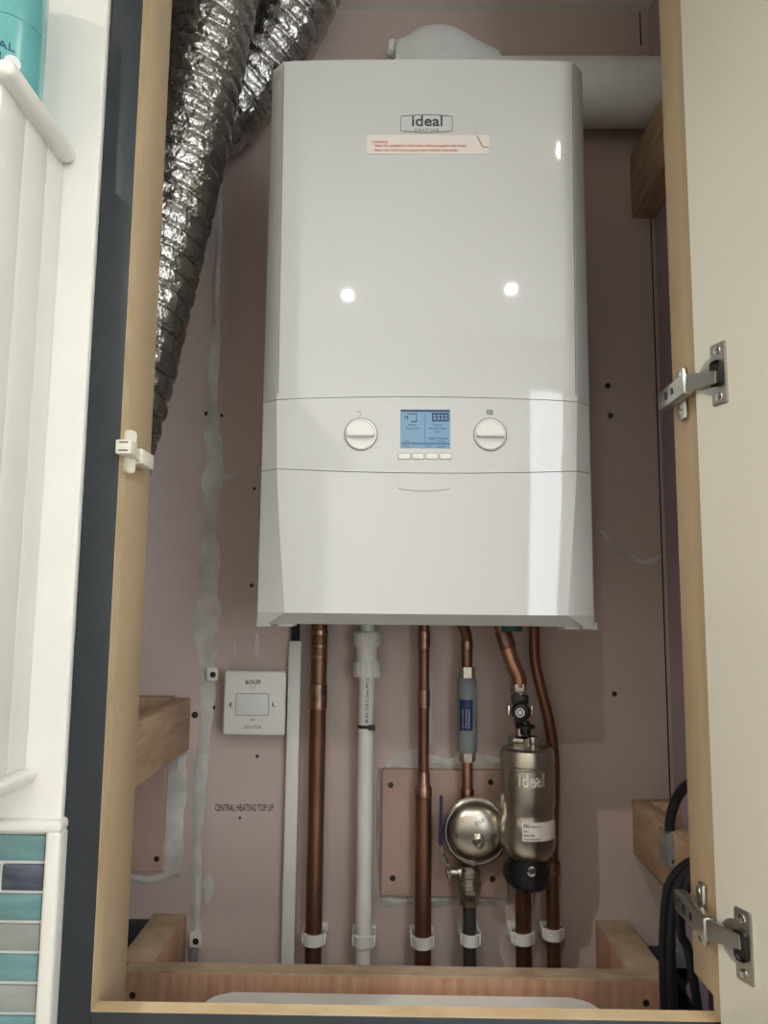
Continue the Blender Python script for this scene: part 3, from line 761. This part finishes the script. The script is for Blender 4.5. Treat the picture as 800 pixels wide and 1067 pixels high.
# 4 magnetic filter
YM = 1.100
xm = at(549.5, 835, YM).x; rm = .0375
zm = lambda y: at(549, y, YM).z
t = thing('heating_filter', 'tall brushed steel filter canister with a black base cap at right', 'filter', (xm, YM, zm(925)))
zA = zm(893)
prof = [(.020, 0), (.029, .002), (.0325, .006), (.0352, .012), (rm-.0006, .018)]
hz = lambda y: zm(y)-zA
prof += [(rm, hz(872)), (rm, hz(858)), (rm-.0006, hz(852)), (rm-.0020, hz(847)), (rm-.0020, hz(843)), (rm-.0004, hz(837)), (rm, hz(832)), (rm, hz(799)), (rm-.0014, hz(797.6)), (rm-.0014, hz(796.4)), (rm, hz(795)), (rm, hz(785)), (rm-.002, hz(780)), (rm-.006, hz(777.5)), (.012, hz(776))]
B().lathe((xm, YM, zA), (0,0,1), prof, 64).to('canister', 'steel', t, 28)
a = at(533.5, 821, YM-rm); c = at(565.5, 808, YM-rm)
lt = text('ideal', (xm-.0175, YM-rm+.0006, a.z+.0005), .0345, .0175, 'emboss', t, 'embossed_lettering', depth=.0030, bold=.0012)
for v in lt.data.vertices:                      # bend the word round the canister
    X = v.co.x; v.co.y += rm - math.sqrt(max(0, rm*rm - X*X))
cpz = zA
B().lathe((xm+.001, YM, zm(926)), (0,0,1), [(.010, 0), (.019, .001), (.026, .006), (.0285, .014), (.0290, .022), (.0270, zA-zm(926)+.001)], 36).to('base_cap', 'black', t)
B().tube([(xm-.026, YM-.014, zA+.001), (xm-.033, YM-.012, zA-.008), (xm-.032, YM-.010, zA-.022), (xm-.020, YM-.010, zA-.035), (xm-.004, YM-.014, zA-.040)], .0028, 10, 6).to('strap_loop', 'black', t)
p = at(554, 908, YM-.028)
B().lathe((p.x, YM-.0275, p.z), (0,-1,0), [(.0065, 0), (.0065, .0025), (.0048, .0028), (.0048, .0012), (.0, .0012)], 20, False).to('bleed_screw', 'chrome', t)
# label
pl0, pl1 = at(538, 876, YM-rm), at(538, 858, YM-rm)
lab = link('paper_label', wrap(xm, YM, rm, pl0.z-.001, pl1.z+.001, -21, 58, 20), 'sticker', t)
def curvetext(s, ang, z, w, h, par, m='greydk'):
    o = text(s, (0, 0, z), w, h, m, None, 'lettering', depth=.0004)
    for v in o.data.vertices:
        a_ = math.radians(ang)+v.co.x/rm; rr = rm+.0004-v.co.y
        v.co = Vector((xm+rr*math.sin(a_), YM-rr*math.cos(a_), v.co.z))
    base = par.location+par.parent.location; o.data.transform(Matrix.Translation(-base)); o.parent = par
zl0, zl1 = pl0.z, pl1.z; dh = zl1-zl0
curvetext('IDEAL', -18, zl0+dh*.74, .008, .0042, lab); curvetext('SYSTEM FILTER', -4, zl0+dh*.76, .014, .0018, lab, 'greyline')
curvetext('22mm', -18, zl0+dh*.48, .005, .0030, lab); curvetext('Vortex Filter', -18, zl0+dh*.24, .014, .0030, lab); curvetext('Serial 0000000000', -18, zl0+dh*.04, .022, .0020, lab, 'greyline')
# valves above the canister
xq = at(541, 740, YM).x
v = B()
v.lathe((xm-.008, YM, zm(778)), (0,0,1), [(.017, 0), (.0185, .002), (.0185, .013), (.015, .015)], 8)
v.lathe((xm+.006, YM-.016, zm(777)), (0,0,1), [(.007, 0), (.0075, .001), (.0075, .015), (.004, .0165)], 16)
v.lathe((xq+.002, YM, zm(766)), (0,0,1), [(.0088, 0), (.0088, zm(712)-zm(766))], 24)
v.to('outlet_body', 'chrome', t)
v = B().lathe((xq-.001, YM, zm(722)), (0,0,1), [(.011, 0), (.0118, .001), (.0118, .012), (.010, .0135)], 6).box(xq-.018, xq-.014, YM-.012, YM+.006, zm(745), zm(734), .001).box(xq+.014, xq+.017, YM-.012, YM+.006, zm(745), zm(734), .001)
v.to('hex_nut', 'chrome', t)
v = B(); p = at(541.5, 742.5, YM-.02)
v.lathe((xq, YM-.004, p.z), (0,-1,0), [(.0125, 0), (.0130, .004), (.0130, .014), (.0115, .017), (.008, .018)], 12)
v.box(xq-.012, xq+.011, YM-.015, YM, p.z+.010, p.z+.023, .002); v.box(xq-.009, xq+.009, YM-.015, YM, p.z-.016, p.z-.008, .002)
kb = v.to('valve_knob', 'black', t)
v = B(); v.lathe((p.x, YM-.0215, p.z), (0,-1,0), [(.0062, 0), (.0062, .0012), (.0044, .0012), (.0044, .0004)], 24, False); v.lathe((p.x, YM-.0215, p.z), (0,-1,0), [(.0030, 0), (.0030, .0012), (.001, .0014)], 20)
v.to('white_ring', 'pvc', kb)
p = at(547.5, 760, YM-.015)
v = B().lathe((p.x, YM-.012, p.z-.008), (0,0,1), [(.007, 0), (.0075, .008), (.0135, .0095), (.0135, .0135), (.007, .0150), (.006, .019)], 12).to('bleed_knob', 'black', t)
# copper above filter
t = thing('copper_pipe', 'thick copper pipe slanting down into the black valve of the filter', 'pipe', (xq, YM, zm(712)), 'copper pipes under the boiler')
B().tube([at(521, 648, YM+.005), at(526, 664, YM+.003), at(530, 680, YM), at(535, 694, YM), Vector((xq-.0005, YM, zm(705))), Vector((xq, YM, zm(716)))], .0108, 24, 8).to('tube', 'copper', t)
b = B(); p1, p2 = at(523.6, 657, YM+.004), at(529.5, 676, YM); b.lathe(p2, p1-p2, [(.0108, 0), (.0118, .001), (.0118, (p1-p2).length-.001), (.0108, (p1-p2).length)], 24); b.to('collar', 'solder', t)
# copper below filter
xd = X_(545, 950)
t = thing('copper_pipe', 'thick copper pipe dropping below the black base cap', 'pipe', (xd, YP, zbase), 'copper pipes under the boiler')
B().tube([(xd, YP, zbase), (xd, YP, Z_(545, 940)), (xd, YP-.008, zm(922))], .0112, 24).to('tube', 'copdull', t)
# 5 gas pipe at far right
t = thing('copper_pipe', 'rightmost copper pipe, bending behind the steel filter canister', 'pipe', (X_(576, 950), YP+.004, zbase), 'copper pipes under the boiler')
YG = YP+.006
ptsg = [(X_(576, 950, YG), YG, zbase), (X_(576, 950, YG), YG, at(575, 900, YG).z), tuple(at(577, 820, YG)), tuple(at(576, 780, YG)), tuple(at(571, 748, YG)), tuple(at(563, 715, YG)), tuple(at(557.5, 690, YG)), tuple(at(556.5, 668, YG)), (at(556.5, 655, YG).x, YG, zlow+.002)]
B().tube(ptsg, lambda f: .0078+.0022*max(0, 1-f*6), 22, 8).to('tube', 'copdull', t)
b = B(); band(b, X_(575, 904, YG), YG, at(575, 904, YG).z, .0112, .016); b.to('coupling', 'solder', t)

# ------------------------------------------------------------------ white pipe clips
def clip(px, py, r, label, y=YP):
    """hinged pipe clip: saddle fixed to the wall, ring round the pipe"""
    p = at(px, py, y); h = .015
    t = thing('pipe_clip', label, 'clip', (px if False else p.x, WB, p.z), 'white pipe clips along the bottom')
    bm = bmesh.new(); n = 28; ro = r+.0032
    ring = []
    for k in range(n):
        a = 2*PI*k/n; ring.append((math.cos(a), math.sin(a)))
    V = [[bm.verts.new((p.x+c*rr, y+s*rr, z)) for c, s in ring] for rr, z in ((r+.0003, p.z-h/2), (ro, p.z-h/2), (ro, p.z+h/2), (r+.0003, p.z+h/2))]
    for q in range(4):
        A, C = V[q], V[(q+1) % 4]
        for k in range(n): bm.faces.new((A[k], A[(k+1) % n], C[(k+1) % n], C[k]))
    link('ring', bm, 'clip', t)
    B().box(p.x-r-.005, p.x-r+.001, y-.004, WB-.012, p.z-h/2, p.z+h/2, .0012).box(p.x+r-.001, p.x+r+.005, y-.004, WB-.012, p.z-h/2, p.z+h/2, .0012).box(p.x-r-.006, p.x+r+.006, WB-.014, WB, p.z-h/2-.001, p.z+h/2+.001, .0015).to('saddle', 'clip', t)
    return t
clip(327, 977, .0120, 'white clip holding the thick copper pipe next to the trunking')
clip(440, 980, .0118, 'white clip holding the copper pipe left of the round vessel')
clip(490, 978, .0092, 'white clip holding the dark grey pipe below the ball valve', yq)
clip(544, 976, .0114, 'white clip holding the copper pipe under the black base cap')
clip(576, 972, .0102, 'white clip holding the rightmost copper pipe', YG)
p = at(379, 978, YP)
t = clip(379, 979, .0114, 'white clip behind the white plastic waste pipe')

# ------------------------------------------------------------------ cables and junction box at lower right
p = at(704, 882, 1.02)
jx = thing('junction_box', 'clear plastic cable box on the lower right batten', 'cable box', (p.x, 1.02, p.z-.025))
B().box(p.x-.016, p.x+.016, 1.0, 1.04, p.z-.024, p.z+.020, .004).to('clear_body', 'glass', jx)
b = B().box(p.x-.013, p.x+.013, 1.005, 1.035, p.z-.020, p.z+.002, .002); b.to('connector_block', 'greyb', jx)
for dx, dz in ((-.010, -.012), (.008, -.010), (.010, .004)): B().lathe((p.x+dx, 1.0, p.z+dz), (0,-1,0), [(.003, 0), (.003, .001), (.001, .0015)], 12).to('screw', 'chrome', jx)
G2 = 'black cables at lower right'
tag(B().tube([at(728, 812, .95), at(716, 818, .98), at(707, 828, 1.0), at(701, 842, 1.01), at(698, 856, 1.015), (at(698, 862, 1.016).x, 1.018, p.z+.016)], .0062, 14, 8).to('power_cable', 'cable'),
    'single black cable arching down into the clear cable box', 'cable', G2)
def toz(pt, z): return Vector((pt.x, pt.y, z))
tag(B().tube([at(735, 896, .93), at(722, 897, .95), at(708, 906, .965), at(697, 922, .975), at(693, 945, .98), at(691, 980, .985), at(691, 1010, .985), toz(at(692, 1030, .985), zbase+.006)], .0054, 14, 8).to('power_cable', 'cable'),
    'black cable hanging in the leftmost drop below the lower right batten', 'cable', G2)
tag(B().tube([at(737, 903, .915), at(724, 905, .93), at(712, 915, .945), at(703, 932, .95), at(700, 956, .955), at(699, 990, .955), toz(at(700, 1030, .955), zbase+.006)], .0054, 14, 8).to('power_cable', 'cable'),
    'black cable hanging in the middle drop below the lower right batten', 'cable', G2)
tag(B().tube([at(738, 912, .89), at(726, 913, .90), at(716, 925, .91), at(709, 945, .92), at(710, 975, .93), at(719, 1000, .93), toz(at(735, 1020, .93), zbase+.006)], .0052, 14, 8).to('power_cable', 'cable'),
    'thin black cable looping down closest to the lower hinge', 'cable', G2)
a, c = at(699, 1008, 1.12), at(717, 991, 1.12)
tag(B().box(a.x, c.x, 1.115, WB-.022, a.z, c.z, .003).to('socket_box', 'greyb'), 'small dim grey box low behind the black cables', 'socket box')

# ------------------------------------------------------------------ catch on the left lining
pc_ = atx(139, 471, XL)
y0c = FY0-.004
a, c = at(122, 475, y0c), at(140, 458, y0c)
zc_ = (a.z+c.z)/2
ct = thing('door_catch', 'ivory plastic door catch on the left edge of the opening', 'catch', (XL, FY0+.02, zc_))
bm = bmesh.new(); prism(bm, rrect(-.0075, .0075, -.0205, .0205, .0035, 4), -.006, .0)
bmesh.ops.bevel(bm, geom=list(bm.edges), offset=.001, segments=2, affect='EDGES')
for v in bm.verts:
    if abs(v.co.z) > .010: v.co.x *= .85
bmesh.ops.transform(bm, matrix=Matrix.Translation((XL+.001, FY0+.016, zc_)) @ Matrix.Rotation(math.radians(65), 4, 'Z'), verts=bm.verts)
link('mounting_plate', bm, 'ivory', ct)
b = B().box(XL-.0010, XL+.0135, FY0-.010, FY0+.008, zc_-.0066, zc_+.0066, .0011)
hd = b.to('catch_head', 'ivory', ct)
for dz in (-.0036, .0040): B().box(XL+.0022, XL+.0108, FY0-.0105, FY0-.0096, zc_+dz-.0007, zc_+dz+.0007).to('slot', 'greyline', hd)
b = B().box(XL+.0, XL+.0125, FY0+.026, FY0+.062, zc_-.0095, zc_+.0055, .0014).box(XL, XL+.0105, FY0+.006, FY0+.028, zc_-.0066, zc_+.0040, .001)
b.to('catch_body', 'ivory', ct)

# ------------------------------------------------------------------ open door with two hinges
ED = Vector((XR-.0055, FY0-.008, 0)); ang = math.radians(20)
dd = Vector((math.sin(ang), -math.cos(ang), 0)); nn = Vector((-math.cos(ang), -math.sin(ang), 0))
z0d, z1d = zb-.03, TOPZ+.02
door = thing('cupboard_door', 'tall cream cupboard door standing open on the right', 'door', (ED.x, ED.y, z0d))
def dpt(u, v, z): return ED + dd*u + nn*v + Vector((0,0,z))
t_ = bmesh.new(); box(t_, 0, .56, -.018, 0, z0d, z1d, .0012)
Md = Matrix((dd, nn, Vector((0,0,1)))).transposed().to_4x4(); Md.translation = ED
bm = bmesh.new(); merge(bm, t_, Md); link('panel', bm, 'doorc', door)
def hinge(pxa, pya):
    p = at(pxa, pya, FY0-.02); z = p.z
    u0 = .0275
    hb = B()
    t1 = bmesh.new(); A = [(u0-.004, -.028), (u0+.0115, -.028), (u0+.0125, -.027), (u0+.0125, .027), (u0+.0115, .028), (u0-.004, .028), (u0-.0055, .0265), (u0-.0055, -.0265)]
    lo = [t1.verts.new((x, -.0005, z+zz)) for x, zz in A]; hi = [t1.verts.new((x, .0022, z+zz)) for x, zz in A]
    t1.faces.new(lo[::-1]); t1.faces.new(hi)
    for i in range(8): t1.faces.new((lo[i], lo[(i+1) % 8], hi[(i+1) % 8], hi[i]))
    bmesh.ops.recalc_face_normals(t1, faces=t1.faces)
    bmesh.ops.bevel(t1, geom=[e for e in t1.edges if all(v.co.y > .002 for v in e.verts)], offset=.0008, segments=2, affect='EDGES')
    merge(hb.bm, t1, Md)
    t2 = bmesh.new(); lathe(t2, (u0-.0050, -.0005, z), (0,1,0), [(.0172, 0), (.0172, .0014), (.0164, .0020), (.013, .0022)], 36)
    merge(hb.bm, t2, Md)
    h = hb.to('hinge', 'hinge', door)
    t3 = bmesh.new(); box(t3, u0-.0035, u0+.0095, .0008, .0036, z-.0118, z+.0118, .0045, 4); b3 = B(); merge(b3.bm, t3, Md); b3.to('cup_recess', 'black', h)
    for dz in (-.0210, .0210):
        b4 = B(); t4 = bmesh.new(); lathe(t4, (u0+.0035, .002, z+dz), (0,1,0), [(.0042, 0), (.0036, .0010), (.0014, .0012), (.0012, .0004)], 16); merge(b4.bm, t4, Md); b4.to('screw', 'chrome', h)
    # link arm from the cup to the lining and the arm lying along the lining
    zs_ = -.0035 if z > H else .0035
    P0 = dpt(u0+.004, .0036, z+zs_); P1b = Vector((XR-.0120, FY0-.0062, z))
    t5 = bmesh.new(); d5 = (P0-P1b); L5 = d5.length
    V5 = [t5.verts.new((x, y, zz)) for y, hh in ((0, .0085), (L5, .0058)) for x, zz in ((-.0022, -hh), (.0022, -hh), (.0022, hh), (-.0022, hh))]
    for q in ((0,1,2,3), (7,6,5,4), (0,4,5,1), (1,5,6,2), (2,6,7,3), (3,7,4,0)): t5.faces.new([V5[k] for k in q])
    bmesh.ops.recalc_face_normals(t5, faces=t5.faces); bmesh.ops.bevel(t5, geom=list(t5.edges), offset=.0007, segments=2, affect='EDGES')
    d5.normalize(); s5 = d5.cross(Vector((0,0,1))).normalized(); m5 = Matrix((s5, d5, s5.cross(d5))).transposed().to_4x4(); m5.translation = P1b
    b5 = B(); merge(b5.bm, t5, m5); b5.to('link_arm', 'hinge', h)
    ar = B()
    ar.box(XR-.0165, XR-.0057, FY0-.007, FY0+.062, z-.0095, z+.0095, .0022)
    ar.to('long_arm', 'hinge', h)
    B().box(XR-.0172, XR-.0160, FY0+.033, FY0+.040, z-.004, z+.004, .0005).to('adjuster_slot', 'black', h); B().box(XR-.0172, XR-.016, FY0+.018, FY0+.022, z-.003, z+.003).to('adjuster_slot', 'black', h)
    pl_ = B(); pl_.box(XR-.0055, XR+.0004, FY1+.004, FY1+.018, z-.026, z+.026, .003); pl_.to('mounting_plate', 'hinge', h)
    for dz in (-.019, .019): b6 = B(); b6.lathe((XR-.0052, FY1+.011, z+dz), (-1,0,0), [(.0042, 0), (.0038, .0012), (.001, .0014)], 16); b6.to('screw', 'chrome', h)
hinge(748, 395.5); hinge(767, 976)

# ------------------------------------------------------------------ left side: white strip, boxed panelling, can, tiles
ex = at(99, 360, .695).x
zs0 = at(60, 858, .69).z
b = B().box(NL-.40, NL-.0006, .6935, .7055, .0, CEIL, .003, 3)
struct('trim_2', b, 'paint')
# boxed panelling whose right side faces the opening
yb1 = .6935
xb_ = at(67, 175, yb1).x; zc1 = at(67, 173, yb1).z; zc0 = at(38, 800, yb1).z
yb0 = atx(13, 72, xb_+.013).y + .01
box_ = thing('panelled_box', 'white tongue and groove panelled box at far left', 'wall unit', (xb_-.15, .61, zc0))
b = B()
yy = yb0
while yy < yb1-.001:
    y2 = min(yy+.043, yb1); b.box(xb_-.012, xb_, yy+.0006, y2-.0006, zc0, zc1, .0016); yy += .043
b.box(xb_-.30, xb_-.008, yb0, yb1, zc0, zc1)
b.to('boards', 'paint', box_)
b = B().box(xb_-.31, xb_+.013, yb0-.01, yb1, zc1, zc1+.0165, .007, 4); b.to('top_shelf', 'paint', box_)
b = B().box(xb_-.31, xb_+.011, yb0-.01, yb1, zc0-.011, zc0+.0, .004, 4); b.to('bottom_moulding', 'paint', box_)
# can on the shelf
zc = zc1+.0166; rcan = .0335
yc_ = .640; pcx = at(45, 30, yc_).x - rcan
can = thing('spray_can', 'teal can with a black label standing on the white shelf at top left', 'can', (pcx, yc_, zc))
B().lathe((pcx, yc_, zc), (0,0,1), [(rcan-.002, 0), (rcan, .002), (rcan, .075), (rcan-.0006, .0755)], 48).to('body', 'teal', can)
B().lathe((pcx, yc_, zc+.0756), (0,0,1), [(rcan, 0), (rcan, .075), (rcan-.003, .080), (.02, .083)], 48).to('cap', 'teal', can)
def cyltext(s, a0, z, w, h, m, par, d=.0004):
    o = text(s, (0, 0, z), w, h, m, None, 'lettering', depth=d)
    for v in o.data.vertices:
        a_ = math.radians(a0)+v.co.x/rcan; rr = rcan-v.co.y
        v.co = Vector((pcx+rr*math.sin(a_), yc_-rr*math.cos(a_), v.co.z))
    base = par.location+(par.parent.location if par.parent else Vector()); o.data.transform(Matrix.Translation(-base)); o.parent = par
bl = link('black_label', wrap(pcx, yc_, rcan, zc+.012, at(10, 52, yc_-rcan).z, -70, 24), 'black', can)
cyltext("L'OREAL", -35, at(10, 47.5, yc_-rcan).z, .045, .0072, 'bluest', can)
cyltext('CLEAN', -18, at(10, 65, yc_-rcan).z, .022, .0040, 'inkw', bl)
zz_ = at(20, 59, yc_-rcan).z
rd = bmesh.new(); vs = []
for rr in (rcan+.0008,):
    c = None; ring = []
    for k in range(28):
        a_ = math.radians(40)+.0068*math.cos(2*PI*k/28)/rcan; z = zz_+.0068*math.sin(2*PI*k/28)
        ring.append((a_, z))
    f = [rd.verts.new((pcx+rr*math.sin(a_), yc_-rr*math.cos(a_), z)) for a_, z in ring]; g_ = [rd.verts.new((pcx+(rr-.001)*math.sin(a_), yc_-(rr-.001)*math.cos(a_), z)) for a_, z in ring]
    rd.faces.new(f); rd.faces.new(g_[::-1])
    for k in range(28): rd.faces.new((f[k], g_[k], g_[(k+1) % 28], f[(k+1) % 28]))
link('round_sticker', rd, 'inkw', can)
# tiled splashback
yt = .690
ttop = at(40, 867, yt).z; pit_ = (at(25, 870, yt).z-at(25, 1027, yt).z)/5
xe = at(49, 880, yt).x
sp = thing('tiled_splashback', 'teal, blue and grey glass tiles with white edging at lower left', 'tiles', (xe-.1, yt, ttop-.22))
tiles = {'tile_teal': B(), 'tile_navy': B(), 'tile_grey': B()}
seq = ['tile_teal', 'tile_navy', 'tile_teal', 'tile_grey', 'tile_teal', 'tile_grey', 'tile_teal', 'tile_navy']
for r_, m_ in enumerate(seq):
    z1_ = ttop-.0028-r_*pit_; z0_ = z1_-pit_+.0028
    x1_ = xe-.002; first = .036 if m_ == 'tile_navy' else .065
    k = 0
    while x1_ > xe-.26:
        x0_ = x1_-(first if k == 0 else .073)
        tiles[m_ if k == 0 else seq[(r_+k*3) % 6]].box(x0_, x1_, yt+.0005, yt+.008, z0_, z1_, .0012, 2); x1_ = x0_-.0028; k += 1
bmt = bmesh.new(); order = ['tile_teal', 'tile_navy', 'tile_grey']
for k, m_ in enumerate(order):
    for f in tiles[m_].bm.faces: f.material_index = k
    me_ = bpy.data.meshes.new('t'); tiles[m_].bm.to_mesh(me_); tiles[m_].bm.free(); bmt.from_mesh(me_); bpy.data.meshes.remove(me_)
link('glass_tiles', bmt, order, sp)
B().box(xe-.30, xe, yt+.004, .706, ttop-8*pit_, ttop).to('grout', 'grout', sp)
xe2 = at(63, 880, .686).x
B().box(xe-.30, xe2, .684, .7055, ttop, ttop+.0105, .004, 4).box(xe, xe2, .684, .7055, ttop-8*pit_, ttop+.002, .004, 4).to('edge_trim', 'paint', sp)

# ------------------------------------------------------------------ lights: ceiling downlights, window daylight
def downlight(x, y, label, power=2.6):
    t = thing('downlight', label, 'ceiling light', (x, y, CEIL), 'recessed ceiling downlights')
    B().lathe((x, y, CEIL), (0,0,-1), [(.046, 0), (.046, .003), (.041, .005), (.026, .003), (.021, .0)], 40, False).to('trim_ring', 'pvc', t)
    B().lathe((x, y, CEIL), (0,0,-1), [(.019, .0), (.019, .0015), (.0, .0018)], 32, False).to('lens', 'lamp', t)
    ld = bpy.data.lights.new('downlight_lamp', 'AREA'); ld.shape = 'DISK'; ld.size = .036; ld.energy = power; ld.color = (1, .96, .905); ld.spread = math.radians(150)
    lo = bpy.data.objects.new('downlight_lamp', ld); COL.objects.link(lo); lo.location = (x, y, CEIL-.006)
downlight(-.21, -.56, 'downlight mirrored in the boiler front, left of the two lower glints')
downlight(.42, -.50, 'downlight mirrored in the boiler front, right of the two lower glints')
downlight(.44, .25, 'downlight mirrored as the glint at the upper right boiler corner')

downlight(-.85, -.10, 'added downlight out of view at far left, lighting the open door', 6)  # added lamp, unseen, brightens the open door
w = bpy.data.worlds.new('sky'); S.world = w; w.use_nodes = True
bg = w.node_tree.nodes['Background']; bg.inputs['Color'].default_value = (.87, .94, 1.0, 1); bg.inputs['Strength'].default_value = 4.5

S.view_settings.view_transform = 'Standard'; S.view_settings.look = 'None'
S.view_settings.exposure = 0.84; S.view_settings.gamma = 1; S.view_settings.use_curve_mapping = False
